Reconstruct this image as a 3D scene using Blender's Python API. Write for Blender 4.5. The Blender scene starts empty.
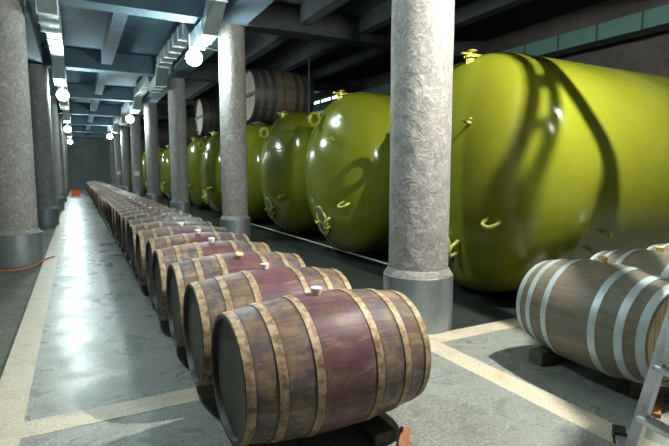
import bpy, bmesh, math, random
from mathutils import Vector, Matrix
random.seed(4)
PI = math.pi
S = bpy.context.scene
COL = S.collection

# ---------------------------------------------------------------- camera
F = 485.0
PITCH = math.atan(51 / F); YAW = math.atan(258.5 / math.hypot(F, 51)); EYE = 1.45
cam_data = bpy.data.cameras.new('camera')
cam_data.sensor_fit = 'HORIZONTAL'; cam_data.sensor_width = 36.0; cam_data.lens = F / 669 * 36.0
cam_data.clip_start = 0.05; cam_data.clip_end = 300
cam = bpy.data.objects.new('camera', cam_data); COL.objects.link(cam)
cam.location = (0, 0, EYE)
cam.rotation_euler = (PI / 2 - PITCH, 0, -YAW)
S.camera = cam

# ---------------------------------------------------------------- world, exposure
W = bpy.data.worlds.new('world'); S.world = W; W.use_nodes = True
W.node_tree.nodes['Background'].inputs[0].default_value = (0.62, 0.85, 0.90, 1)
W.node_tree.nodes['Background'].inputs[1].default_value = 0.12
S.view_settings.view_transform = 'Standard'; S.view_settings.look = 'None'
S.view_settings.gamma = 1.0; S.view_settings.use_curve_mapping = False
S.view_settings.exposure = 0.35
KEY_POS = Vector((3.5, 1.5, 3.9))         # bare bulb hanging above the right hand barrels
KEY_W = 1050
FRONT_W = 26                              # lamp on the pillar line behind the camera
HALL_W = 225                               # each globe lamp down the hall
COOL = (0.82, 0.98, 0.96); WARM = (1.0, 0.97, 0.86)

# ---------------------------------------------------------------- materials
def mat(name, rough=0.7, metal=0.0, base=(0.5, 0.5, 0.5), spec=0.5):
    m = bpy.data.materials.new(name); m.use_nodes = True
    b = m.node_tree.nodes['Principled BSDF']
    b.inputs['Base Color'].default_value = (*base, 1)
    b.inputs['Roughness'].default_value = rough
    b.inputs['Metallic'].default_value = metal
    b.inputs['Specular IOR Level'].default_value = spec
    return m

class NB:
    """small node builder"""
    def __init__(s, m):
        s.m = m; s.t = m.node_tree; s.b = s.t.nodes['Principled BSDF']
        s.tc = s.t.nodes.new('ShaderNodeTexCoord')
    def link(s, a, b): s.t.links.new(a, b)
    def val(s, sock, v):
        if hasattr(v, 'links') or isinstance(v, bpy.types.NodeSocket): s.link(v, sock)
        else: sock.default_value = v
    def obj(s): return s.tc.outputs['Object']
    def mapping(s, v, scale=(1, 1, 1), loc=None):
        n = s.t.nodes.new('ShaderNodeMapping'); s.link(v, n.inputs[0]); n.inputs['Scale'].default_value = scale
        if loc is not None: s.val(n.inputs['Location'], loc)
        return n.outputs[0]
    def noise(s, v, scale, detail=4, rough=0.6, dist=0.0):
        n = s.t.nodes.new('ShaderNodeTexNoise'); s.link(v, n.inputs['Vector'])
        n.inputs['Scale'].default_value = scale; n.inputs['Detail'].default_value = detail
        n.inputs['Roughness'].default_value = rough; n.inputs['Distortion'].default_value = dist
        return n.outputs['Fac']
    def voro(s, v, scale, feature='F1'):
        n = s.t.nodes.new('ShaderNodeTexVoronoi'); n.feature = feature; s.link(v, n.inputs['Vector'])
        n.inputs['Scale'].default_value = scale
        return n.outputs['Distance']
    def ramp(s, v, stops):
        n = s.t.nodes.new('ShaderNodeValToRGB'); s.link(v, n.inputs[0]); e = n.color_ramp.elements
        while len(e) < len(stops): e.new(0.5)
        for k, (p, c) in enumerate(stops):
            e[k].position = p; e[k].color = (*c, 1) if len(c) == 3 else c
        return n.outputs[0]
    def mix(s, f, a, b, mode='MIX'):
        n = s.t.nodes.new('ShaderNodeMix'); n.data_type = 'RGBA'; n.blend_type = mode
        s.val(n.inputs[0], f)
        for k, v in ((6, a), (7, b)):
            if isinstance(v, tuple): n.inputs[k].default_value = (*v, 1)
            else: s.link(v, n.inputs[k])
        return n.outputs[2]
    def math(s, op, a, b=0.0, c=None):
        n = s.t.nodes.new('ShaderNodeMath'); n.operation = op
        s.val(n.inputs[0], a); s.val(n.inputs[1], b)
        if c is not None: s.val(n.inputs[2], c)
        return n.outputs[0]
    def sep(s, v):
        n = s.t.nodes.new('ShaderNodeSeparateXYZ'); s.link(v, n.inputs[0]); return n.outputs
    def comb(s, x, y, z):
        n = s.t.nodes.new('ShaderNodeCombineXYZ')
        for k, v in enumerate((x, y, z)): s.val(n.inputs[k], v)
        return n.outputs[0]
    def rnd(s):
        n = s.t.nodes.new('ShaderNodeObjectInfo'); return n.outputs['Random']
    def bump(s, h, strength=0.3, dist=0.01):
        n = s.t.nodes.new('ShaderNodeBump'); n.inputs['Strength'].default_value = strength
        n.inputs['Distance'].default_value = dist; s.link(h, n.inputs['Height'])
        s.link(n.outputs[0], s.b.inputs['Normal'])
    def color(s, v): s.link(v, s.b.inputs['Base Color'])
    def rough(s, v): s.link(v, s.b.inputs['Roughness'])

def concrete(name, c1, c2, scale=3.0, bump=0.4, rough=0.8, stroke=False, spec=0.3):
    m = mat(name, rough, spec=spec); n = NB(m); v = n.obj()
    a = n.noise(v, scale, 6, 0.65, 0.4); b = n.noise(v, scale * 9, 5, 0.7)
    col = n.ramp(a, [(0.3, c1), (0.7, c2)])
    col = n.mix(0.35, col, n.ramp(b, [(0.3, tuple(x * 0.55 for x in c1)), (0.7, tuple(min(1, x * 1.3) for x in c2))]))
    if stroke:   # trowelled swirls on the pillar plaster
        w = n.voro(n.mapping(v, (1, 1, .7)), 11); w2 = n.noise(v, 10, 3, 0.55, 2.6)
        h = n.math('ADD', n.math('MULTIPLY', w, 1.0), w2)
        col = n.mix(n.ramp(w2, [(0.5, (0, 0, 0)), (0.72, (.6, .6, .6))]), col, tuple(min(1, x * 1.5) for x in c2))
        n.bump(h, 0.34, 0.03)
    else:
        n.bump(b, bump, 0.02)
    n.color(col); return m

M = {}
M['pillar'] = concrete('trowelled_concrete', (0.15, 0.146, 0.135), (0.30, 0.29, 0.28), 3.2, stroke=True, rough=0.62)
M['shaded_ceiling'] = concrete('shade_toned_ceiling_concrete', (0.020, 0.024, 0.026), (0.045, 0.052, 0.055), 1.6)  # dimness of the right-hand ceiling and beams put into the colour
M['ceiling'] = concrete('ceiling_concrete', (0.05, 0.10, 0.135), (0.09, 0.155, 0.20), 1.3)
M['beam'] = concrete('beam_concrete', (0.065, 0.115, 0.145), (0.125, 0.185, 0.22), 1.8)
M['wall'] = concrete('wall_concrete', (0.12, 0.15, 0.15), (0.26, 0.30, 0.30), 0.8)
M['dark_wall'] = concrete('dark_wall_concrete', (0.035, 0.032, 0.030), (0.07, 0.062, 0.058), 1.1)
M['rear_floor'] = concrete('damp_floor', (0.014, 0.019, 0.018), (0.045, 0.055, 0.05), 1.5, rough=0.4)
M['side_floor'] = concrete('stained_side_floor', (0.035, 0.040, 0.030), (0.15, 0.155, 0.125), 1.9, rough=0.6)

# aisle floor: chipped grey terrazzo
m = mat('grey_terrazzo', 0.36); n = NB(m); v = n.obj()
sp = n.noise(v, 55, 3, 0.8); big = n.noise(v, 1.1, 4, 0.6); mid = n.noise(v, 7, 5, 0.7)
c = n.ramp(sp, [(0.33, (0.095, 0.105, 0.095)), (0.5, (0.22, 0.235, 0.215)), (0.68, (0.42, 0.43, 0.40))])
c = n.mix(n.ramp(big, [(0.35, (0, 0, 0)), (0.7, (.55, .55, .55))]), c, (0.27, 0.285, 0.26))
c = n.mix(n.ramp(mid, [(0.30, (.7, .7, .7)), (0.50, (0, 0, 0))]), c, (0.10, 0.125, 0.11))
jt = n.math('LESS_THAN', n.math('FRACT', n.math('DIVIDE', n.math('ADD', n.sep(v)[1], 20.37), 1.53)), 0.006)
c = n.mix(n.math('MULTIPLY', jt, .6), c, (0.05, 0.06, 0.055))
n.color(c); st = n.noise(v, 2.6, 5, 0.7, 0.8); n.rough(n.ramp(st, [(0.3, (.50, .50, .50)), (0.48, (.33, .33, .33)), (0.66, (.20, .20, .20))])); n.bump(n.math('ADD', n.math('MULTIPLY', sp, .4), mid), 0.22, 0.008); M['terrazzo'] = m
m = mat('beige_terrazzo', 0.42); n = NB(m); v = n.obj()
sp = n.noise(v, 60, 3, 0.8); mid = n.noise(v, 6, 5, 0.7)
c = n.ramp(sp, [(0.30, (0.22, 0.20, 0.15)), (0.46, (0.48, 0.43, 0.33)), (0.7, (0.66, 0.60, 0.49))])
c = n.mix(n.ramp(mid, [(0.3, (.6, .6, .6)), (0.5, (0, 0, 0))]), c, (0.30, 0.24, 0.16))
n.color(c); n.bump(sp, 0.15, 0.004); M['beige'] = m

def galv(name, base, rough=0.42, metal=0.75):
    m = mat(name, rough, metal, base); n = NB(m); v = n.obj()
    a = n.noise(v, 14, 3, 0.6); b = n.noise(n.mapping(v, (2, 2, .6)), 4, 4, 0.6)
    k = n.mix(0.5, n.ramp(a, [(0.3, tuple(x * .8 for x in base)), (0.7, tuple(min(1, x * 1.15) for x in base))]),
              n.ramp(b, [(0.3, tuple(x * .75 for x in base)), (0.7, base)]))
    n.color(k); n.rough(n.ramp(a, [(0.3, (rough - .1,) * 3), (0.7, (rough + .1,) * 3)])); return m
M['sleeve'] = galv('sheet_metal_sleeve', (0.36, 0.40, 0.43), 0.40, 0.7)
M['duct'] = galv('galvanised_duct', (0.50, 0.60, 0.62), 0.36, 0.7)
M['duct_side'] = galv('dull_galvanised_duct', (0.065, 0.14, 0.125), 0.5, 0.3)
M['alu'] = galv('aluminium', (0.62, 0.66, 0.70), 0.35, 0.8)
M['dark_metal'] = galv('dark_steel', (0.05, 0.055, 0.06), 0.5, 0.6)
M['rubber'] = mat('black_rubber', 0.8, base=(0.012, 0.012, 0.013))

# tank paint
m = mat('green_tank_paint', 0.22, 0.0, (0.27, 0.29, 0.012), 0.5); n = NB(m); v = n.obj()
a = n.noise(v, 1.2, 5, 0.6); b = n.noise(v, 30, 3, 0.6)
c = n.ramp(a, [(0.3, (0.155, 0.172, 0.011)), (0.7, (0.19, 0.205, 0.016))])
c = n.mix(n.ramp(b, [(0.55, (0, 0, 0)), (0.75, (.35, .35, .35))]), c, (0.115, 0.145, 0.02))
n.color(c); n.rough(n.ramp(a, [(0.3, (.13,) * 3), (0.7, (.20,) * 3)])); n.bump(n.noise(v, 2.2, 2, .5), 0.06, 0.03); M['tank'] = m
m = mat('worn_tank_fitting', 0.4, 0.3, (0.40, 0.42, 0.10)); M['fitting'] = m
m = mat('yellow_brass_valve', 0.35, 0.4, (0.45, 0.42, 0.08)); M['valve'] = m
m = mat('dark_opening', 0.6, 0.0, (0.012, 0.014, 0.008)); M['dark'] = m
M['steel_door'] = galv('scuffed_steel_hatch', (0.30, 0.34, 0.26), 0.3, 0.7)

def barrel_wood(name, woods, stain, stave_n=26, stain_amt=1.0, rough=0.55, edges=()):
    """staves run along local X"""
    m = mat(name, rough, spec=0.3); n = NB(m); v = n.obj(); x, y, z = n.sep(v)[:3]
    r = n.rnd()
    ang = n.math('ARCTAN2', z, y)
    st = n.math('ADD', n.math('MULTIPLY', ang, stave_n / (2 * PI)), n.math('MULTIPLY', r, 50.0))
    fl = n.math('FLOOR', st); fr = n.math('FRACT', st)
    wn = n.t.nodes.new('ShaderNodeTexWhiteNoise'); wn.noise_dimensions = '1D'; n.link(fl, wn.inputs['W'])
    tone = wn.outputs['Value']
    base = n.ramp(tone, [(0.0, woods[0]), (0.5, woods[1]), (1.0, woods[2])])
    off = n.comb(n.math('MULTIPLY', r, 31.0), n.math('MULTIPLY', r, 17.0), n.math('MULTIPLY', r, 7.0))
    grain = n.noise(n.mapping(v, (5, 34, 34), off), 1.0, 5, 0.65)
    blotch = n.noise(n.mapping(v, (5.5, 4, 4), off), 1.0, 5, 0.65, 0.5)
    blue = n.noise(n.mapping(v, (7, 5, 5), n.math('MULTIPLY', r, 77.0)), 1.0, 5, 0.7, 0.3)
    c = n.mix(0.75, base, n.ramp(grain, [(0.3, (.35, .35, .35)), (0.7, (1, 1, 1))]), 'MULTIPLY')
    c = n.mix(n.ramp(blue, [(0.42, (0, 0, 0)), (0.60, (.8, .8, .8))]), c, stain[1])
    ax = n.math('ABSOLUTE', x)
    scuff = n.noise(n.mapping(v, (4, 16, 16), n.math('MULTIPLY', r, 23.0)), 1.0, 6, 0.75, 0.6)
    band = n.math('SUBTRACT', 1.0, n.math('SMOOTH_MIN', 1.0, n.math('MULTIPLY', n.math('MAXIMUM', n.math('SUBTRACT', ax, 0.115), 0.0), 22.0), 0.05))
    sm = n.math('MULTIPLY', n.math('MULTIPLY', band, n.math('MULTIPLY', n.math('ADD', 0.6, n.math('MULTIPLY', r, 0.4)), stain_amt)), n.math('ADD', 0.05, n.math('MULTIPLY', blotch, 1.55)))
    c = n.mix(n.math('MINIMUM', sm, 0.93), c, n.mix(n.ramp(blotch, [(0.35, (0, 0, 0)), (0.65, (1, 1, 1))]), stain[0], stain[2]))
    c = n.mix(n.ramp(scuff, [(0.56, (0, 0, 0)), (0.72, (.5, .5, .5))]), c, woods[2])
    c = n.mix(n.ramp(scuff, [(0.28, (.6, .6, .6)), (0.42, (0, 0, 0))]), c, (0.05, 0.03, 0.03))
    for q in edges:   # darker lines along both edges of each hoop
        g_ = n.math('SUBTRACT', 1.0, n.math('MULTIPLY', n.math('ABSOLUTE', n.math('SUBTRACT', ax, q)), 26.0))
        c = n.mix(n.math('MULTIPLY', n.math('MAXIMUM', g_, 0.0), 1.5), c, (0.035, 0.030, 0.032))
    gap = n.math('LESS_THAN', n.math('ABSOLUTE', n.math('SUBTRACT', fr, 0.5)), 0.485)
    c = n.mix(n.math('ADD', 0.35, n.math('MULTIPLY', gap, 0.65)), (0.03, 0.022, 0.02), c)
    n.color(c); n.rough(n.ramp(blotch, [(0.3, (.38,) * 3), (0.7, (.62,) * 3)]))
    n.bump(n.math('ADD', grain, n.math('MULTIPLY', gap, 2.0)), 0.35, 0.004)
    return m
M['stave'] = barrel_wood('wine_stained_oak', [(0.17, 0.105, 0.058), (0.27, 0.185, 0.112), (0.37, 0.28, 0.185)],
                         [(0.095, 0.020, 0.018), (0.055, 0.048, 0.080), (0.120, 0.040, 0.080)], edges=(.492, .345, .165))
M['stave_grey'] = barrel_wood('greyed_oak', [(0.17, 0.14, 0.09), (0.21, 0.18, 0.12), (0.25, 0.22, 0.155)],
                              [(0.16, 0.12, 0.085), (0.13, 0.14, 0.12), (0.20, 0.15, 0.12)], 30, 0.35)
M['cask'] = barrel_wood('old_cask_oak', [(0.07, 0.055, 0.030), (0.11, 0.085, 0.05), (0.14, 0.11, 0.065)],
                        [(0.10, 0.08, 0.05), (0.07, 0.06, 0.05), (0.14, 0.10, 0.07)], 44, 0.2)
def plank_wood(name, c1, c2, axis, pitch, rough=0.6):
    m = mat(name, rough); n = NB(m); v = n.obj(); s = n.sep(v)
    t = n.math('DIVIDE', s[axis], pitch); fl = n.math('FLOOR', t); fr = n.math('FRACT', t)
    wn = n.t.nodes.new('ShaderNodeTexWhiteNoise'); wn.noise_dimensions = '1D'; n.link(n.math('ADD', fl, n.math('MULTIPLY', n.rnd(), 40.0)), wn.inputs['W'])
    g = n.noise(n.mapping(v, (30, 30, 3) if axis == 1 else (3, 30, 30)), 1.0, 4, 0.6)
    c = n.mix(wn.outputs['Value'], c1, c2)
    c = n.mix(0.6, c, n.ramp(g, [(0.3, (.45, .45, .45)), (0.7, (1, 1, 1))]), 'MULTIPLY')
    gp = n.math('GREATER_THAN', fr, 0.05); c = n.mix(gp, (0.02, 0.016, 0.012), c)
    n.color(c); n.bump(n.math('ADD', g, gp), 0.3, 0.004); return m
M['head'] = plank_wood('aged_oak_head', (0.055, 0.052, 0.045), (0.10, 0.095, 0.075), 1, 0.07)
M['head_light'] = plank_wood('fresh_oak_head', (0.58, 0.43, 0.24), (0.68, 0.52, 0.30), 1, 0.09)
M['cask_head'] = plank_wood('pale_cask_head', (0.34, 0.27, 0.20), (0.44, 0.36, 0.27), 1, 0.14)
m = mat('rusty_hoop', 0.6, 0.25); n = NB(m); v = n.obj(); r = n.rnd()
a = n.noise(n.mapping(v, (22, 22, 22), n.math('MULTIPLY', r, 40.0)), 1.0, 5, 0.7)
c = n.ramp(a, [(0.30, (0.10, 0.055, 0.03)), (0.46, (0.27, 0.18, 0.105)), (0.60, (0.42, 0.33, 0.22)), (0.75, (0.30, 0.29, 0.27))])
n.color(c); n.bump(a, 0.3, 0.003); M['hoop'] = m
M['hoop_galv'] = galv('galvanised_hoop', (0.44, 0.52, 0.54), 0.45, 0.35)
M['hoop_dark'] = galv('dark_iron_hoop', (0.045, 0.055, 0.06), 0.5, 0.5)
M['bung'] = mat('white_silicone_bung', 0.5, base=(0.85, 0.84, 0.74))
M['bung_tan'] = mat('tan_bung', 0.5, base=(0.72, 0.52, 0.24))
def timber(name, c1, c2, ax):
    m = mat(name, 0.75); n = NB(m); v = n.obj()
    sc = [26, 26, 26]; sc[ax] = 3
    g = n.noise(n.mapping(v, tuple(sc)), 1.0, 5, 0.65)
    n.color(n.ramp(g, [(0.3, c1), (0.7, c2)])); n.bump(g, 0.5, 0.006); return m
M['timber'] = timber('dark_timber', (0.035, 0.032, 0.022), (0.13, 0.12, 0.085), 0)
M['timber_y'] = timber('dark_rail_timber', (0.03, 0.027, 0.02), (0.11, 0.10, 0.07), 1)
M['wedge'] = timber('reddish_wood', (0.22, 0.075, 0.035), (0.42, 0.19, 0.10), 0)
M['orange'] = mat('orange_plastic', 0.45, base=(0.75, 0.10, 0.02))
M['hose'] = mat('orange_hose', 0.5, base=(0.42, 0.13, 0.05))
M['white'] = mat('white_enamel', 0.5, base=(0.62, 0.68, 0.68))
M['pipe'] = mat('pale_painted_pipe', 0.45, base=(0.50, 0.50, 0.42))
def emit(name, color, strength, vis=None):
    m = mat(name); b = m.node_tree.nodes['Principled BSDF']
    b.inputs['Base Color'].default_value = (*color, 1)
    b.inputs['Emission Color'].default_value = (*color, 1); b.inputs['Emission Strength'].default_value = strength
    return m

# ---------------------------------------------------------------- mesh helpers
def link(name, bm, m, parent=None, loc=None, smooth=None, rot=None):
    me = bpy.data.meshes.new(name)
    bmesh.ops.recalc_face_normals(bm, faces=bm.faces[:])
    bm.to_mesh(me); bm.free()
    for k in (m if isinstance(m, (list, tuple)) else [m]): me.materials.append(k)
    if smooth is not None:
        for p in me.polygons: p.use_smooth = True
        me.set_sharp_from_angle(angle=math.radians(smooth))
    o = bpy.data.objects.new(name, me); COL.objects.link(o)
    if parent is not None: o.parent = parent
    if loc is not None: o.location = loc
    if rot is not None: o.rotation_euler = rot
    return o
def empty(name, loc, label, cat, group=None, rot=(0, 0, 0)):
    o = bpy.data.objects.new(name, None); COL.objects.link(o); o.location = loc; o.rotation_euler = rot
    o.empty_display_size = 0.1
    return tag(o, label, cat, group)
def tag(o, label, cat, group=None):
    o['label'] = label; o['category'] = cat
    if group: o['group'] = group
    return o
def struct(o): o['kind'] = 'structure'; return o
def box(bm, lo, hi, bevel=0.0, seg=1):
    r = bmesh.ops.create_cube(bm, size=1.0)
    vs = r['verts']
    for v in vs:
        v.co = Vector([(lo[k] + hi[k]) / 2 + v.co[k] * (hi[k] - lo[k]) for k in range(3)])
    if bevel > 0:
        es = list({e for v in vs for e in v.link_edges})
        bmesh.ops.bevel(bm, geom=es, offset=bevel, segments=seg, affect='EDGES', profile=0.5)
    return vs
def lathe(bm, prof, axis='Z', seg=48, close=False, org=(0, 0, 0), a0=0.0):
    """prof: list of (t, r) along axis"""
    rings = []
    def P(t, r, a):
        c, s = math.cos(a), math.sin(a)
        v = {'Z': (r * c, r * s, t), 'X': (t, r * c, r * s), 'Y': (r * s, t, r * c)}[axis]
        return Vector(v) + Vector(org)
    for t, r in prof:
        if r < 1e-6: rings.append([bm.verts.new(P(t, 0, 0))])
        else: rings.append([bm.verts.new(P(t, r, a0 + 2 * PI * k / seg)) for k in range(seg)])
    pairs = list(zip(rings[:-1], rings[1:]))
    if close: pairs.append((rings[-1], rings[0]))
    for A, B in pairs:
        for k in range(seg):
            k2 = (k + 1) % seg
            if len(A) == 1 and len(B) == 1: continue
            if len(A) == 1: bm.faces.new((A[0], B[k], B[k2]))
            elif len(B) == 1: bm.faces.new((A[k], A[k2], B[0]))
            else: bm.faces.new((A[k], A[k2], B[k2], B[k]))
def tube(bm, pts, r, seg=8, closed=False, caps=True):
    pts = [Vector(p) for p in pts]; n = len(pts); rings = []
    up = None
    for i, p in enumerate(pts):
        a = pts[(i - 1) % n] if (closed or i > 0) else p
        b = pts[(i + 1) % n] if (closed or i < n - 1) else p
        d = (b - a).normalized()
        if up is None:
            up = Vector((0, 0, 1)) if abs(d.z) < .9 else Vector((1, 0, 0))
        u = (up - d * up.dot(d)).normalized(); w = d.cross(u); up = u
        rr = r[i] if isinstance(r, (list, tuple)) else r
        rings.append([bm.verts.new(p + (u * math.cos(2 * PI * k / seg) + w * math.sin(2 * PI * k / seg)) * rr) for k in range(seg)])
    pr = list(zip(rings[:-1], rings[1:]))
    if closed: pr.append((rings[-1], rings[0]))
    for A, B in pr:
        for k in range(seg): bm.faces.new((A[k], A[(k + 1) % seg], B[(k + 1) % seg], B[k]))
    if caps and not closed:
        bm.faces.new(rings[0][::-1]); bm.faces.new(rings[-1])
def smooth_path(ctrl, n=8):
    c = [Vector(p) for p in ctrl]; c = [c[0] * 2 - c[1]] + c + [c[-1] * 2 - c[-2]]; out = []
    for i in range(1, len(c) - 2):
        for k in range(n):
            t = k / n
            out.append(0.5 * ((2 * c[i]) + (c[i + 1] - c[i - 1]) * t + (2 * c[i - 1] - 5 * c[i] + 4 * c[i + 1] - c[i + 2]) * t * t + (-c[i - 1] + 3 * c[i] - 3 * c[i + 1] + c[i + 2]) * t ** 3))
    out.append(c[-2]); return out
def bar(bm, a, b, w, h, up=(0, 0, 1), bevel=0.0):
    """rectangular bar from a to b; w across, h along up"""
    a, b = Vector(a), Vector(b); d = (b - a).normalized(); s = d.cross(Vector(up)).normalized(); u = s.cross(d)
    vs = []
    for p in (a, b):
        for i, j in ((-1, -1), (1, -1), (1, 1), (-1, 1)): vs.append(bm.verts.new(p + s * i * w / 2 + u * j * h / 2))
    for f in ((3, 2, 1, 0), (4, 5, 6, 7), (0, 1, 5, 4), (1, 2, 6, 5), (2, 3, 7, 6), (3, 0, 4, 7)):
        bm.faces.new([vs[k] for k in f])
def dup(root, loc=None, label=None, group=None, rotz=None, swap=None):
    r = root.copy(); COL.objects.link(r)
    if loc is not None: r.location = loc
    if rotz is not None: r.rotation_euler = (r.rotation_euler[0], r.rotation_euler[1], rotz)
    if label: r['label'] = label
    if group: r['group'] = group
    for ch in list(root.children):
        c = ch.copy(); COL.objects.link(c); c.parent = r
        for g in ch.children:
            d = g.copy(); COL.objects.link(d); d.parent = c
    return r

ORD = ['nearest', 'second', 'third', 'fourth', 'fifth', 'sixth', 'seventh', 'eighth', 'ninth', 'tenth', 'eleventh', 'twelfth', 'thirteenth', 'fourteenth', 'fifteenth', 'sixteenth']

# ---------------------------------------------------------------- structure
BAY = 5.95; Y1 = 3.63; YEND = 48.0; ZB = 4.28; ZC = 4.78
XW = 9.3; XL = -6.0; X0, X1 = -0.54, 2.68
bm = bmesh.new(); box(bm, (X0 + .2, -5, -.2), (X1 - .2, YEND, 0)); struct(link('floor', bm, M['terrazzo']))
bm = bmesh.new(); box(bm, (X0, -5, -.2), (X0 + .2, YEND, 0.001)); struct(link('trim_1', bm, M['beige']))
bm = bmesh.new(); box(bm, (X1 - .2, -5, -.2), (X1, YEND, 0.001)); struct(link('trim_2', bm, M['beige']))
bm = bmesh.new(); box(bm, (X0 + .2, 3.02, -.1), (X1 - .2, 3.22, 0.002)); struct(link('trim_3', bm, M['beige']))
bm = bmesh.new(); box(bm, (X1, 3.12, -.1), (4.0, 3.32, 0.003)); struct(link('trim_4', bm, M['beige']))
# tiled strip where the right hand barrels stand, then the damp floor under the tanks
bm = bmesh.new(); box(bm, (X1, -5, -.2), (XW, 3.33, 0)); struct(link('floor', bm, M['terrazzo']))
bm = bmesh.new(); box(bm, (X1, 3.33, -.2), (XW, YEND, -0.002)); struct(link('floor', bm, M['rear_floor']))
# lower floor left of the aisle with a ragged edge along the kerb
bm = bmesh.new(); box(bm, (XL, -5, -.3), (X0, YEND, -0.04)); struct(link('floor', bm, M['side_floor']))
bm = bmesh.new(); box(bm, (XL, -5, ZC), (2.85, YEND + .2, ZC + .2)); struct(link('ceiling', bm, M['ceiling']))
bm = bmesh.new(); box(bm, (2.85, -5, ZC), (XW + .2, YEND + .2, ZC + .2)); struct(link('ceiling', bm, M['shaded_ceiling']))
bm = bmesh.new(); box(bm, (XL, YEND, -.3), (XW + .2, YEND + .2, ZC)); struct(link('wall_far', bm, M['wall']))
bm = bmesh.new(); box(bm, (XL - .2, -5, -.3), (XL, YEND + .2, ZC + .2)); struct(link('wall_left', bm, M['wall']))
# right wall with a window slot
WY0, WY1, WZ0, WZ1 = 16.9, 19.9, 3.50, 4.55
bm = bmesh.new()
box(bm, (XW, -5, -.3), (XW + .2, WY0, ZC)); box(bm, (XW, WY1, -.3), (XW + .2, YEND, ZC))
box(bm, (XW, WY0, -.3), (XW + .2, WY1, WZ0)); box(bm, (XW, WY0, WZ1), (XW + .2, WY1, ZC))
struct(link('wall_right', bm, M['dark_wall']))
win = bpy.data.objects.new('window_1', None); COL.objects.link(win); win.location = (XW, (WY0 + WY1) / 2, WZ0); struct(win)
bm = bmesh.new(); hw = (WY1 - WY0) / 2; hh = WZ1 - WZ0
box(bm, (.02, -hw, 0), (.10, hw, .05)); box(bm, (.02, -hw, hh - .05), (.10, hw, hh))
for k in (-hw, -hw / 3, hw / 3, hw - .05): box(bm, (.02, k, .05), (.10, k + .05, hh - .05))
link('window_frame', bm, M['dark_metal'], win)
bm = bmesh.new(); box(bm, (.10, -hw, 0), (.12, hw, hh)); link('pane', bm, emit('daylit_frosted_glass', (0.8, 0.95, 1.0), 4.0), win)

# beams and ribs
LX = -0.9; RX = 2.82
for k in range(8):
    y = Y1 + BAY * k
    bm = bmesh.new(); box(bm, (XL, y - .22, ZB), (3.09, y + .22, ZC)); struct(link('ceiling', bm, M['beam']))
    bm = bmesh.new(); box(bm, (3.09, y - .22, ZB), (XW, y + .22, ZC)); struct(link('ceiling', bm, M['shaded_ceiling']))
for x in (LX - .0, RX - .02):
    bm = bmesh.new()
    for k in range(-1, 8):
        a = Y1 + BAY * k + .22; b = min(a + BAY - .44, YEND)
        box(bm, (x - .26, a, ZB + .01), (x + .26, b, ZC))
    struct(link('ceiling', bm, M['beam']))
for x, w in ((0.9, .13), (-3.4, .13), (4.25, .12), (5.65, .12), (7.05, .12)):
    bm = bmesh.new()
    for k in range(-1, 8):
        a = Y1 + BAY * k + .22; b = min(a + BAY - .44, YEND)
        box(bm, (x - w, a, ZB + .15), (x + w, b, ZC))
    struct(link('ceiling', bm, M['beam' if x < 3 else 'shaded_ceiling']))

# ---------------------------------------------------------------- pillars
def make_pillar(r, ztop, loc, label, group=None, z0=0.0):
    t = empty('concrete_pillar', loc, label, 'pillar', group)
    bm = bmesh.new(); prof = [(0.0, r)] + [(0.25 + (ztop - .25) * k / 18, r * (1 + .006 * math.sin(k * 1.9))) for k in range(19)]
    prof += [(ztop, 0)]; lathe(bm, [(0.0, 0)] + prof, 'Z', 56)
    link('shaft', bm, M['pillar'], t, smooth=40)
    bm = bmesh.new(); R = r + .048
    lathe(bm, [(0.0, R), (.50, R), (.503, R - .004), (.503, r)], 'Z', 64)
    link('base_sleeve', bm, M['sleeve'], t, smooth=25)
    bm = bmesh.new(); lathe(bm, [(.495, R - .008), (.512, R - .010), (.565, r + .001)], 'Z', 56); link('mortar_collar', bm, M['pillar'], t, smooth=30)
    return t
pr = make_pillar(.278, ZB, (RX, Y1, 0), 'nearest right pillar, pale trowelled concrete standing behind the first wine barrel')
pr_labels = ['second pillar on the right, grey concrete just left of the green tanks', 'third pillar on the right, dark grey, before a pale cask head',
             'fourth pillar on the right, lit along its left edge', 'fifth pillar on the right, with a small white sign on it',
             'sixth pillar on the right, thin and plain in the distance', 'seventh pillar on the right, very thin, with a tiny white sign']
for k in range(1, 8):
    dup(pr, (RX + (0, .03, .04, .04, .02, 0, 0, 0)[k], Y1 + BAY * k + (0, .15, .25, .2, 0, 0, 0, 0)[k], 0),
        pr_labels[k - 1] if k <= 6 else 'farthest pillar of the right row, beside the far wall').scale = (.94, .94, 1)
pl_labels = ['nearest left pillar, thick and mottled, cut by the photo edge above the orange hose', 'second left pillar, slimmer in view, with shiny metal sleeve beside the aisle kerb',
             'third left pillar, standing just behind the second']
for k, (x, y) in enumerate([(-.92, 9.45), (-.80, 15.35), (-.78, 21.3), (-.78, 27.2), (-.78, 33.2), (-.78, 39.2), (-.78, 45)]):
    o = dup(pr, (x, y, -.04), pl_labels[k] if k < 3 else 'distant left pillar in the row receding to the far wall', None if k < 3 else 'distant left pillars')
    if k == 0: o.scale = (1.14, 1.14, 1)
for k, (y, w) in enumerate(((Y1 + BAY * 4, 0), (Y1 + BAY * 6, 1))):
    bm = bmesh.new(); box(bm, (-.13, -.012, -.12), (.13, 0.0, .12), .004)
    tag(link('sign_plate', bm, M['white'], None, (RX - .05 + (.02 if k == 0 else 0), y - .275, 1.37)), 'small blank white plate on the %s right pillar' % ('fifth' if k == 0 else 'seventh'), 'sign')

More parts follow.
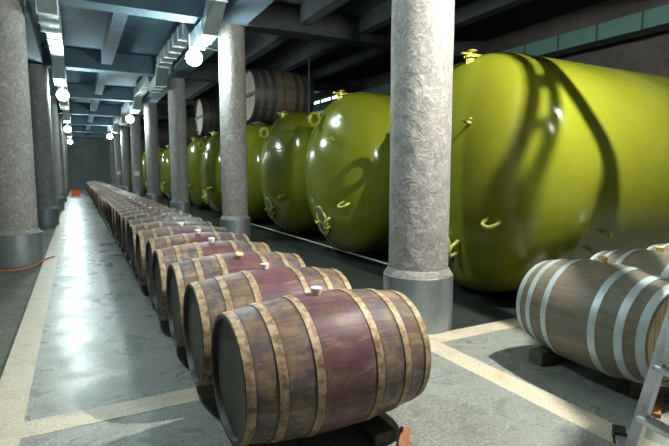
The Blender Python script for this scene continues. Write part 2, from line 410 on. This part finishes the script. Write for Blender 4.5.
# ---------------------------------------------------------------- ducts
def duct(x, w, h, y0, y1, label):
    t = empty('ventilation_duct', (x, y0, 0), label, 'duct')
    pts = []; lo, hi = 3.90, 4.33; y = y0
    ks = [k for k in range(8) if y0 < Y1 + BAY * k < y1 + 1]
    pts.append((y0, hi))
    for k in ks:
        yb = Y1 + BAY * k
        pts += [(yb - 1.15, hi), (yb - .55, lo), (yb + .55, lo), (yb + 1.15, hi)]
    pts = [p for p in pts if p[0] <= y1] + [(y1, hi)]
    bm = bmesh.new(); rings = []
    for (yy, zz) in pts:
        rings.append([bm.verts.new((dx, yy - y0, zz + dz)) for dx, dz in ((-w / 2, 0), (w / 2, 0), (w / 2, h), (-w / 2, h))])
    for A, B in zip(rings[:-1], rings[1:]):
        for k in range(4): bm.faces.new((A[k], A[(k + 1) % 4], B[(k + 1) % 4], B[k]))
    bm.faces.new(rings[0][::-1]); bm.faces.new(rings[-1])
    link('duct_casing', bm, M['duct'], t)
    # joint flanges
    fl = []
    for (ya, za), (yb, zb) in zip(pts[:-1], pts[1:]):
        n_ = max(1, int(round(math.hypot(yb - ya, zb - za) / 0.62)))
        for k in range(n_): f = k / n_; fl.append((ya + (yb - ya) * f, za + (zb - za) * f))
    fl = [p for p in fl if p[0] < 40][:90]
    for yy, zz in fl:
        bm = bmesh.new(); e = .018
        box(bm, (-w / 2 - e, -.015, -e), (w / 2 + e, .015, 0)); box(bm, (-w / 2 - e, -.015, h), (w / 2 + e, .015, h + e))
        box(bm, (-w / 2 - e, -.015, 0), (-w / 2, .015, h)); box(bm, (w / 2, -.015, 0), (w / 2 + e, .015, h))
        link('flange', bm, M['alu'], t, (0, yy - y0, zz))
    return t
duct(2.26, .28, .26, 4.6, 45, 'galvanised air duct stepping under the beams beside the right pillars')
duct(-.27, .27, .26, 2.0, 45, 'galvanised air duct stepping under the beams above the left aisle edge')
t = empty('ventilation_duct', (8.62, 1.0, 3.86), 'long greenish sheet metal duct above the green tanks by the right wall', 'duct')
bm = bmesh.new(); box(bm, (0, 0, 0), (.4, 40, .30), .004); link('duct_casing', bm, M['duct_side'], t)
for k in range(1, 24):
    bm = bmesh.new(); box(bm, (-.014, k * .82 - .012, -.014), (0, k * .82 + .012, .30)); box(bm, (-.014, k * .82 - .012, -.014), (.4, k * .82 + .012, 0))
    link('flange', bm, M['dark_metal'], t)

# ---------------------------------------------------------------- hall lamps
def glob(P, r): return P / (4 * PI * PI * r * r)
RG = 0.15
globe_mat = emit('lit_globe', COOL, glob(HALL_W, RG))
def make_lamp(loc, side, zmount, label):
    t = empty('globe_lamp', loc, label, 'lamp')
    bm = bmesh.new(); lathe(bm, [(-RG + RG * (1 - math.cos(a)), RG * math.sin(a)) for a in [PI * k / 14 for k in range(15)]], 'Z', 24)
    link('bulb', bm, globe_mat, t, smooth=60)
    bm = bmesh.new(); lathe(bm, [(RG - .01, 0), (RG - .01, .05), (RG + .06, .045), (RG + .09, .02), (RG + .09, 0)], 'Z', 16); link('lamp_holder', bm, M['alu'], t, smooth=40)
    bm = bmesh.new()
    if side: tube(bm, smooth_path([(0, 0, RG + .05), (.08, 0, RG + .08), (.3, .05, RG + .07), (side, .15, RG + .06)], 5), .014, 8)
    else: tube(bm, [(0, 0, RG + .08), (0, 0, zmount - loc[2])], .012, 8)
    link('bracket_arm' if side else 'hanging_rod', bm, M['dark_metal'], t, smooth=50)
    return t
rl = ['nearest globe lamp on the right, glaring beside the second right pillar', 'second globe lamp along the right, above the barrel row', 'third globe lamp on the right, small and far down the aisle']
LAMPS_R = [(2.08, 9.6, 3.6), (2.05, 21.7, 3.6), (1.98, 33.6, 3.64)]
for k, l in enumerate(LAMPS_R): make_lamp(l, .56, 0, rl[k])
make_lamp((-.27, 3.75, 3.60), 0, 3.898, 'globe lamp under the left duct, above the nearest end of the aisle')
ll = ['nearest globe lamp on the left, hanging under the metal duct', 'second globe lamp on the left, lower in view beneath the first', 'third globe lamp on the left, closest to the far wall']
for k, l in enumerate([(-.22, 15.75, 3.58), (-.27, 28.0, 3.58), (-.27, 39.9, 3.60)]): make_lamp(l, 0, 3.898, ll[k])
# lamp behind the camera on the same right hand line
g2 = make_lamp((1.95, 1.0, 3.75), 0, ZC, 'globe lamp above the camera end of the aisle, hung from the ceiling')
bm = bmesh.new(); lathe(bm, [(.06, .33), (.07, .335), (.17, .2), (.225, .03), (.215, .02), (.16, .19)], 'Z', 40, close=True); link('lamp_shade', bm, M['white'], g2, smooth=40)
fm = emit('lit_globe_front', WARM, glob(FRONT_W, RG))
g2.children[0].data = g2.children[0].data.copy(); g2.children[0].data.materials[0] = fm

# bulb above the right barrels; wires added and shaped to throw curved shadows
cl = empty('shadow_wire_lamp', KEY_POS, 'bare bulb with added shadow-casting wires hung above the barrels on the right', 'lamp')
bm = bmesh.new(); bmesh.ops.create_uvsphere(bm, u_segments=16, v_segments=10, radius=.006); link('bulb', bm, emit('lit_bare_bulb', WARM, glob(KEY_W, .006)), cl, smooth=60)
bm = bmesh.new(); lathe(bm, [(.008, 0), (.008, .012), (.03, .014), (.05, .03), (.10, .035), (.14, .01), (ZC - KEY_POS.z, .01), (ZC - KEY_POS.z, 0)], 'Z', 16); link('lamp_holder', bm, M['dark_metal'], cl, smooth=40)
bm = bmesh.new(); lathe(bm, [(.02, .235), (.028, .24), (.10, .12), (.135, .036), (.125, .03), (.09, .11)], 'Z', 40, close=True); link('lamp_shade', bm, M['white'], cl, smooth=40)
bands = {'C': [(4.24, 3.25, 2.35), (4.27, 3.03, 2.05), (4.37, 2.92, 1.80), (4.46, 2.87, 1.58), (4.52, 2.87, 1.27), (4.56, 2.89, 1.16), (4.61, 3.00, 0.81), (4.68, 3.16, 0.55)],
'A': [(4.09, 3.63, 2.53), (4.03, 3.51, 2.39), (3.98, 3.44, 2.26), (3.92, 3.39, 2.07), (3.85, 3.39, 1.83), (3.78, 3.47, 1.51), (3.74, 3.60, 1.23), (3.73, 3.78, 1.00)],
'B': [(4.22, 3.50, 2.54), (4.11, 3.32, 2.33), (4.06, 3.24, 2.16), (4.00, 3.18, 1.95), (3.93, 3.18, 1.68), (3.87, 3.25, 1.37), (3.84, 3.35, 1.13), (3.83, 3.52, 0.84)],
'D': [(3.13, 2.13, 0.82), (2.95, 1.83, 0.74), (2.84, 1.68, 0.6), (2.82, 1.66, 0.42), (2.80, 1.6, 0.14)]}
rungs = [[(4.04, 3.44, 2.35), (4.04, 3.29, 2.19)], [(3.88, 3.32, 1.82), (3.91, 3.21, 1.68)]]
RC = .30
for key, pts in bands.items():
    ds = [(Vector(p) - KEY_POS).normalized() for p in pts]
    arc = [d * RC for d in ds]
    if key != 'D':   # carry the wire on up to the shade rim and down to the bottom ring
        up_ = Vector((ds[0].x * .9, ds[0].y * 1.0, 0)).normalized() * .235 + Vector((0, 0, .028))
        arc = [up_] + [((up_ * (1 - f) + arc[0] * f).normalized() * (.24 + .06 * f)) for f in (.25, .5, .75)] + arc
        bot = Vector((0, .03, -RC)); e = arc[-1]
        arc += [(e * (1 - f) + bot * f).normalized() * RC for f in (.35, .7, 1)]
    else:
        a0 = arc[0]; b0 = Vector((.02, .10, -.285)); arc = [(b0 * (1 - f) + a0 * f).normalized() * RC for f in (0, .5)] + arc
        e = arc[-1]; up_ = Vector((-.22, -.08, .028)); arc += [(e * (1 - f) + up_ * f).normalized() * (RC - .06 * f) for f in (.3, .6, .85, 1)]
    arc = smooth_path(arc, 3)
    bm = bmesh.new(); tube(bm, arc, {'C': .0130, 'D': .013}.get(key, .0078), 8); link('shadow_wire', bm, M['dark_metal'], cl, smooth=60)
for pts in rungs:
    q = [(Vector(p) - KEY_POS).normalized() * RC for p in pts]
    bm = bmesh.new(); tube(bm, q, .0045, 8); link('shadow_crosswire', bm, M['dark_metal'], cl, smooth=60)
bm = bmesh.new(); tube(bm, [(.03 * math.cos(a), .03 * math.sin(a) + .015, -RC) for a in [2 * PI * k / 16 for k in range(16)]], .006, 8, closed=True); link('shadow_wire_ring', bm, M['dark_metal'], cl, smooth=60)

# ---------------------------------------------------------------- green tanks
TY0, TS, TZ, TR, TCD = 4.24, 3.05, 1.41, 1.378, 0.66
TX = 4.35; TL = 4.28
TP = 2.4
def cap_x(y, z): return -TCD * max(0, 1 - (math.hypot(y, z) / TR) ** TP) ** (1 / TP)
def cap_n(y, z):
    r = math.hypot(y, z); x = -cap_x(y, z); g = (r / TR) ** (TP - 1) / TR
    return Vector((-(x / TCD) ** (TP - 1) / TCD, g * y / r, g * z / r)).normalized()
def ring(bm, c, nrm, r, t, seg=24, sq=1.0, up=(0, 0, 1)):
    nrm = Vector(nrm).normalized(); u = (Vector(up) - nrm * nrm.dot(Vector(up))).normalized(); w = nrm.cross(u)
    tube(bm, [Vector(c) + u * math.cos(a) * r + w * math.sin(a) * r * sq for a in [2 * PI * k / seg for k in range(seg)]], t, 8, closed=True)
def make_tank(label):
    t = empty('storage_tank', (TX, TY0, TZ), label, 'tank')
    bm = bmesh.new(); prof = []
    for k in range(15):
        u = PI / 2 * k / 14; prof.append((-TCD * max(0, math.cos(u)) ** (2 / TP), TR * math.sin(u) ** (2 / TP)))
    prof[0] = (-TCD, 0); prof[14] = (0, TR); prof += [(.02, TR), (.024, TR + .004), (.05, TR + .004), (.054, TR)] + [(TL * f, TR) for f in (.15, .3, .45, .6, .75, .9, 1)] + [(TL + TCD * .6, TR * .6), (TL + TCD * .7, 0)]
    lathe(bm, prof, 'X', 96); link('shell', bm, M['tank'], t, smooth=35)
    # lifting ring on the cap, upper left
    y, z = .31, .88; c = Vector((cap_x(y, z), y, z)); nn = cap_n(y, z)
    bm = bmesh.new(); ring(bm, c + Vector((-.10, .0, .05)), (-.5, -1, .15), .105, .034, 24, .8)
    link('lifting_ring', bm, M['tank'], t, smooth=60)
    # manway with its hatch
    y, z = .10, -.78; c = Vector((cap_x(y, z), y, z)); nn = cap_n(y, z)
    mw = None; bm = bmesh.new(); ring(bm, c + nn * .02, nn, .24, .028, 32, .72); mw = link('manway_rim', bm, M['fitting'], t, smooth=60)
    q = nn.to_track_quat('Z', 'Y')
    bm = bmesh.new(); lathe(bm, [(0, 0), (.0, .16), (.018, .17), (.03, .15), (.05, .10), (.055, 0)], 'Z', 28)
    for v in bm.verts: v.co = Vector((v.co.x, v.co.y * 1.3, v.co.z))
    h = link('hatch_cover', bm, M['steel_door'], mw, c + nn * .01, 40, q.to_euler())
    bm = bmesh.new()
    for a in (0, PI / 2): bar(bm, c + nn * .09 + q @ Vector((-.16 * math.cos(a), -.16 * math.sin(a), 0)), c + nn * .09 + q @ Vector((.16 * math.cos(a), .16 * math.sin(a), 0)), .02, .02, nn)
    tube(bm, [c + nn * .02, c + nn * .15], .018, 8); link('hatch_clamp', bm, M['fitting'], mw)
    bm = bmesh.new(); s = c + Vector((0, -.26, -.08)); tube(bm, smooth_path([s + nn * .0, s + nn * .10, s + nn * .12 + Vector((0, -.04, .10)), s + nn * .03 + Vector((0, -.06, .16))], 5), .022, 8); link('hatch_hinge', bm, M['fitting'], mw, smooth=50)
    # side hook (curved handle)
    y, z = -.62, -.43; c = Vector((cap_x(y, z), y, z)); nn = cap_n(y, z)
    bm = bmesh.new(); tube(bm, smooth_path([c - nn * .01, c + nn * .09 + Vector((0, .0, -.03)), c + nn * .12 + Vector((0, -.08, -.06)), c + nn * .08 + Vector((0, -.16, -.04)), c + nn * .0 + Vector((-.0, -.19, -.01))], 5), .020, 8)
    link('handle', bm, M['fitting'], t, smooth=50)
    # level gauge bracket
    y, z = -.35, .55; c = Vector((cap_x(y, z), y, z)); nn = cap_n(y, z)
    bm = bmesh.new(); tube(bm, [c - nn * .01, c + nn * .09], .018, 8); bar(bm, c + nn * .085 + Vector((0, .04, 0)), c + nn * .085 + Vector((0, -.09, .025)), .03, .012)
    link('gauge_bracket', bm, M['fitting'], t)
    # sampling taps low on the shell
    for (xx, a) in ((.36, 204), (.30, 213)):
        a = math.radians(a); c = Vector((xx, TR * math.cos(a), TR * math.sin(a))); nn = Vector((0, math.cos(a), math.sin(a)))
        bm = bmesh.new(); tube(bm, [c - nn * .01, c + nn * .07], .018, 8); tube(bm, [c + nn * .06 + Vector((0, 0, .03)), c + nn * .06 + Vector((0, 0, -.03))], .014, 8); bar(bm, c + nn * .07 + Vector((-.04, 0, 0)), c + nn * .07 + Vector((.04, 0, .02)), .012, .012)
        link('tap', bm, M['fitting'], t)
    # top valve
    nx = -.30; nz = TR * (1 - (abs(nx) / TCD) ** TP) ** (1 / TP)
    bm = bmesh.new(); lathe(bm, [(nz - .05, .05), (nz + .025, .05), (nz + .025, .08), (nz + .045, .08), (nz + .045, 0)], 'Z', 20, org=(nx, 0, 0)); tv = link('top_nozzle', bm, M['valve'], t, smooth=35)
    bm = bmesh.new(); bar(bm, (nx - .13, 0, nz + .065), (nx + .15, 0, nz + .065), .03, .02); tube(bm, [(nx, 0, nz + .04), (nx, 0, nz + .11)], .014, 8); ring(bm, (nx + .02, 0, nz + .105), (0, 0, 1), .045, .008, 16, 1, (1, 0, 0)); link('valve_handwheel', bm, M['valve'], tv, smooth=50)
    # saddles
    for xx in (.7, TL - .8):
        bm = bmesh.new(); n_ = 14; A = [(TR + .0) * math.sin(-.62 + 1.24 * k / n_) for k in range(n_ + 1)]; Bz = [-(TR) * math.cos(-.62 + 1.24 * k / n_) - .001 for k in range(n_ + 1)]
        base = -TZ
        f0 = [bm.verts.new((xx - .1, a, b)) for a, b in zip(A, Bz)]; f1 = [bm.verts.new((xx + .1, a, b)) for a, b in zip(A, Bz)]
        g0 = [bm.verts.new((xx - .1, a, base)) for a in A]; g1 = [bm.verts.new((xx + .1, a, base)) for a in A]
        for k in range(n_):
            bm.faces.new((f0[k], f0[k + 1], g0[k + 1], g0[k])); bm.faces.new((f1[k + 1], f1[k], g1[k], g1[k + 1])); bm.faces.new((f0[k + 1], f0[k], f1[k], f1[k + 1]))
        bm.faces.new((f0[0], g0[0], g1[0], f1[0])); bm.faces.new((f0[-1], f1[-1], g1[-1], g0[-1]))
        link('saddle', bm, M['dark_metal'], t)
    return t
tank_labels = ['nearest green tank, huge and filling the right side behind the near pillar', 'second green tank, domed end between the two nearest right pillars',
               'third green tank, domed end just right of the second right pillar', 'fourth green tank, partly hidden by the second right pillar',
               'fifth green tank, domed end just left of the second right pillar', 'sixth green tank, narrow sliver right of the third right pillar',
               'seventh green tank, sliver seen left of the third right pillar', 'eighth green tank, sliver beside the fourth right pillar']
tk = make_tank(tank_labels[0]); tk.location.x -= .07
for k in range(1, 13):
    dup(tk, (TX + (-.07 if k == 1 else .12 if k == 2 else .07), TY0 + TS * k, TZ), tank_labels[k] if k < 8 else 'far green tank mostly hidden by the receding pillars', None if k < 8 else 'far green tanks')

# ---------------------------------------------------------------- big casks over the tanks
def barrel_profile(L, rh, rb, n=16): return [(-L / 2 + L * k / n, rb - (rb - rh) * (abs(-1 + 2 * k / n) ** 2.0)) for k in range(n + 1)]
def br(x, L, rh, rb): return rb - (rb - rh) * (abs(2 * x / L) ** 2.0)
def hoop(bm, x, w, L, rh, rb, th=.004, seg=48):
    a, b = x - w / 2, x + w / 2
    lathe(bm, [(a, br(a, L, rh, rb) - .004), (a, br(a, L, rh, rb) + th), (b, br(b, L, rh, rb) + th), (b, br(b, L, rh, rb) - .004)], 'X', seg)
def make_cask(label):
    L, rh, rb = 1.76, .68, .75
    t = empty('large_cask', (5.22, TY0 + TS * 3, 3.58), label, 'cask')
    bm = bmesh.new(); p = barrel_profile(L, rh, rb); lathe(bm, [(-L / 2 + .07, rh - .05), (-L / 2, rh - .035)] + p + [(L / 2, rh - .035), (L / 2 - .07, rh - .05)], 'X', 64); link('staves', bm, M['cask'], t, smooth=35)
    for s in (-1, 1):
        bm = bmesh.new(); x = s * (L / 2 - .06); lathe(bm, [(x - .02, 0), (x - .02, rh - .04), (x + .02, rh - .04), (x + .02, 0)], 'X', 48)
        hd = link('head', bm, M['cask_head'], t, smooth=30)
        bm = bmesh.new(); x = s * (L / 2 - .02); bar(bm, (x, -rh * .93, .0), (x, rh * .93, .0), .04, .09); link('head_crossbar', bm, M['timber_y'], hd)
    for x in (-.80, -.58, -.34, .34, .58, .80):
        bm = bmesh.new(); hoop(bm, x, .12, L, rh, rb, .008, 64); link('hoop', bm, M['hoop_dark'], t, smooth=35)
    return t
ck = make_cask('nearest large wooden cask, above the tanks just right of the second right pillar')
ckl = ['second large wooden cask, pale end seen left of the second right pillar', 'third large wooden cask, pale end seen left of the third right pillar', 'fourth large wooden cask, far away above the tanks']
for k, y in enumerate((TY0 + TS * 5, TY0 + TS * 7, TY0 + TS * 9)): dup(ck, (5.22, y, 3.58), ckl[k])
# timber cradles carrying the casks on the tank tops
cr0 = None
for k, j in enumerate((3, 5, 7, 9)):
    lab = 'pair of timber cradle blocks holding the %s large cask' % ('nearest', 'second', 'third', 'fourth')[k]
    if cr0 is None:
        cr0 = empty('cask_cradle', (5.22, TY0 + TS * 3, TZ + TR), lab, 'cradle')
        for xx in (-.6, .6):
            bm = bmesh.new(); hb = .0
            n_ = 12; rc = br(xx, 1.76, .68, .75) + .01; zc = 3.58 - TZ - TR
            ys = [-.15 + .30 * i / n_ for i in range(n_ + 1)]
            top = [zc - math.sqrt(rc * rc - y * y) for y in ys]; bot = [-(TR - math.sqrt(TR * TR - y * y)) - .0 for y in ys]
            q = [[bm.verts.new((xx + dx, y, z)) for y, z in zip(ys, zz)] for dx, zz in ((-.06, top), (.06, top), (-.06, bot), (.06, bot))]
            for i in range(n_):
                bm.faces.new((q[0][i], q[0][i + 1], q[1][i + 1], q[1][i])); bm.faces.new((q[2][i + 1], q[2][i], q[3][i], q[3][i + 1]))
                bm.faces.new((q[0][i + 1], q[0][i], q[2][i], q[2][i + 1])); bm.faces.new((q[1][i], q[1][i + 1], q[3][i + 1], q[3][i]))
            bm.faces.new((q[0][0], q[1][0], q[3][0], q[2][0])); bm.faces.new((q[0][-1], q[2][-1], q[3][-1], q[1][-1]))
            link('cradle_block', bm, M['timber_y'], cr0)
    else: dup(cr0, (5.22, TY0 + TS * j, TZ + TR), lab)
# thin suspension rod from the ceiling rib down to a tank top
bm = bmesh.new(); tube(bm, [(0, 0, 0), (0, 0, ZB + .15 - (TZ + TR))], .018, 8)
tag(link('hanging_rod', bm, M['dark_metal'], None, (4.82, TY0 + TS * 2, TZ + TR), 50), 'thin vertical steel rod from the ceiling to the third green tank', 'rod')

# ---------------------------------------------------------------- long row of wine barrels
BL, BRH, BRB, BX, BZ = 1.035, .313, .366, 1.128, .432
def make_barrel(name, label, group, woodm, headm, headm2, hoopm, bungm, L=BL, rh=BRH, rb=BRB, hx=(.492, .345, .165), hw=.042):
    t = empty(name, (0, 0, 0), label, 'barrel', group)
    bm = bmesh.new(); p = barrel_profile(L, rh, rb)
    lathe(bm, [(-L / 2 + .045, rh - .03), (-L / 2, rh - .018)] + p + [(L / 2, rh - .018), (L / 2 - .045, rh - .03)], 'X', 56); link('staves', bm, woodm, t, smooth=35)
    for s, hm in ((-1, headm), (1, headm2)):
        bm = bmesh.new(); x = s * (L / 2 - .04); lathe(bm, [(x - .011, 0), (x - .011, rh - .02), (x + .011, rh - .02), (x + .011, 0)], 'X', 40); link('head', bm, hm, t, smooth=30)
    for s in (-1, 1):
        for q in hx:
            bm = bmesh.new(); hoop(bm, s * q, hw, L, rh, rb, .0045, 56); link('hoop', bm, hoopm, t, smooth=35)
    bm = bmesh.new(); lathe(bm, [(rb - .01, 0), (rb - .01, .022), (rb + .034, .032), (rb + .038, .029), (rb + .038, 0)], 'Z', 16, org=(-.02, 0, 0)); link('bung', bm, bungm, t, smooth=35)
    return t
proto = make_barrel('wine_barrel', 'nearest wine barrel in the long row, purple stained middle, white bung', 'wine barrels in the long row', M['stave'], M['head'], M['head'], M['hoop'], M['bung'])
BY = 2.30; proto.location = (BX, BY, BZ); proto.rotation_euler = (0, 0, 0)
NB_ = 50
for k in range(1, NB_):
    if k < 16: lab = '%s wine barrel from the front of the long row, stained oak with rusty hoops' % ORD[k]
    elif k == NB_ - 1: lab = 'last wine barrel of the long row, closest to the far wall'
    else: lab = 'small distant wine barrel deep in the long row, past the sixteenth'
    if k == 2: lab = 'third wine barrel of the long row, the only one with a tan bung'
    o = dup(proto, (BX + random.uniform(-.02, .02), BY + .750 * k, BZ), lab)
    o.rotation_euler = (-.08 if k == 1 else .33 if k == 2 else .08 if k == 3 else random.uniform(-.12, .16), 0, random.uniform(-.012, .012))
    if k == 2:
        for c in o.children:
            if c.name.startswith('bung'): c.data = c.data.copy(); c.data.materials[0] = M['bung_tan']; c['label'] = 'tan bung'
# timber rails under the row, and the loose pieces at its front end
for x, lab in ((BX - .25, 'dark timber rail under the aisle side of the long barrel row'), (BX + .26, 'dark timber rail under the tank side of the long barrel row')):
    bm = bmesh.new(); y0 = 2.04; L_ = NB_ * .75 + .3; zt = BZ - br(.185, BL, BRH, BRB) - .001
    if x < BX: y0 = 2.22
    box(bm, (-.06, 0, 0), (.07, L_, zt), .006); tag(link('timber_rail', bm, M['timber_y'], None, (x, y0, 0)), lab, 'timber')
bm = bmesh.new(); box(bm, (-.10, -.03, 0), (.10, .03, .03), .004)
tag(link('wood_offcut', bm, M['wedge'], None, (1.50, 2.02, 0), None, (0, 0, .9)), 'reddish wood offcut on the floor beside the near end of the timber rail', 'wood offcut')

# ---------------------------------------------------------------- right hand barrels
RL, RRH, RRB, RZ = .98, .30, .372, .462
rb0 = make_barrel('oak_barrel', 'nearest oak barrel on the right, greyed oak with six galvanised hoops', 'right hand oak barrels', M['stave_grey'], M['head_light'], M['head_light'], M['hoop_galv'], M['bung_tan'], RL, RRH, RRB, (.462, .345, .185), .048)
rb0.rotation_euler = (0, 0, -PI / 2 - .05); rb0.location = (3.17, 2.02, RZ)
for k, (x, y, lab) in enumerate([(4.00, 2.10, 'second oak barrel on the right, top showing behind the nearest one'), (4.78, 2.10, 'third oak barrel on the right, cut by the photo edge')]):
    dup(rb0, (x, y, RZ), lab)
for k, (y, lab) in enumerate(((1.72, 'dark timber beam under the near ends of the right barrels'), (2.42, 'dark timber beam under the far ends of the right barrels'))):
    bm = bmesh.new(); zt = RZ - br(.23, RL, RRH, RRB) - .001
    box(bm, (0, -.06, 0), (2.2, .06, zt), .006); tag(link('timber_beam', bm, M['timber'], None, (3.12 if k == 0 else 3.0, y, 0)), lab, 'timber')
bm = bmesh.new(); box(bm, (-.15, -.025, 0), (.15, .025, .028), .004)
tag(link('wood_offcut', bm, M['wedge'], None, (3.10, 1.60, 0), None, (0, 0, .5)), 'reddish wood slat on the floor under the nearest right barrel', 'wood offcut')

# ---------------------------------------------------------------- aluminium stepladder at the right edge
LB = (2.33, 1.32)
t = empty('stepladder', (LB[0], LB[1], 0), 'aluminium stepladder with black rubber feet at the bottom right corner', 'ladder')
top = Vector((.50, -.13, 1.75)); w = Vector((-.10, -.42, 0))
ra0, ra1 = Vector((0, 0, 0)), top; rb_0, rb_1 = w, top + w * .75
rc0, rc1 = Vector((1.0, -.25, 0)), top + Vector((.05, 0, 0)); rd0, rd1 = Vector((1.0, -.25, 0)) + w, top + w * .75 + Vector((.05, 0, 0))
for a, b in ((ra0, ra1), (rb_0, rb_1)):
    bm = bmesh.new(); bar(bm, a + (b - a) * .02, b, .028, .06, w); link('rail', bm, M['alu'], t)
for a, b in ((rc0, rc1), (rd0, rd1)):
    bm = bmesh.new(); bar(bm, a + (b - a) * .02, b, .022, .04, w); link('rear_leg', bm, M['alu'], t)
for k in range(1, 7):
    f = k / 7; a = ra0.lerp(ra1, f); b = rb_0.lerp(rb_1, f)
    bm = bmesh.new(); bar(bm, a, b, .075, .022, (0, 0, 1)); link('step', bm, M['alu'], t)
bm = bmesh.new(); c = (ra1 + rb_1) / 2; bar(bm, ra1 + Vector((0, .03, 0)), rb_1 + Vector((0, -.03, 0)), .14, .03); link('top_cap', bm, M['rubber'], t)
bm = bmesh.new(); bar(bm, rc0.lerp(rc1, .3), rd0.lerp(rd1, .3), .02, .02); link('brace', bm, M['alu'], t)
for p in (ra0, rb_0, rc0, rd0):
    bm = bmesh.new(); box(bm, (p.x - .035, p.y - .03, 0), (p.x + .035, p.y + .03, .06), .008); link('foot', bm, M['rubber'], t)

bm = bmesh.new(); bar(bm, (-.02, -.02, .035), (.19, .15, .035), .05, .03); link('stabiliser_bar', bm, M['alu'], t)
bm = bmesh.new(); bar(bm, (.17, .135, .034), (.24, .19, .034), .062, .062); link('foot', bm, M['rubber'], t)
# ---------------------------------------------------------------- small things
bm = bmesh.new(); tube(bm, [(4.05, 12.3, .08), (4.05, 5.6, .08)], .016, 8)
pp = empty('floor_pipe', (0, 0, 0), 'thin pale pipe running along the floor in front of the green tanks', 'pipe')
link('pipe_run', bm, M['pipe'], pp, smooth=50)
for y in (11.8, 9.9, 7.9, 6.0):
    bm = bmesh.new(); box(bm, (4.02, y - .02, 0), (4.08, y + .02, .066)); link('pipe_foot', bm, M['dark_metal'], pp)
t = empty('plastic_crate', (-.08, 32.6, 0), 'small orange crate standing on the aisle near the far wall', 'crate')
bm = bmesh.new()
box(bm, (-.22, -.15, .04), (.22, .15, .08)); 
for lo, hi in (((-.22, -.15, .08), (.22, -.13, .42)), ((-.22, .13, .08), (.22, .15, .42)), ((-.22, -.13, .08), (-.20, .13, .42)), ((.20, -.13, .08), (.22, .13, .42))): box(bm, lo, hi)
box(bm, (-.24, -.17, .38), (.24, -.15, .43)); link('crate_body', bm, M['orange'], t)
bm = bmesh.new(); box(bm, (-.26, -.2, 0), (.26, .2, .04)); link('crate_base', bm, M['white'], t)
bm = bmesh.new(); tube(bm, smooth_path([(-2.4, 7.8, -.025), (-1.7, 8.3, -.025), (-1.2, 8.62, -.025), (-.85, 8.62, -.025), (-.64, 8.9, -.022), (-.54, 9.2, .012), (-.40, 9.5, .016)], 8), .013, 8)
tag(link('hose', bm, M['hose'], None, smooth=60), 'thin orange hose lying round the foot of the nearest left pillar', 'hose')
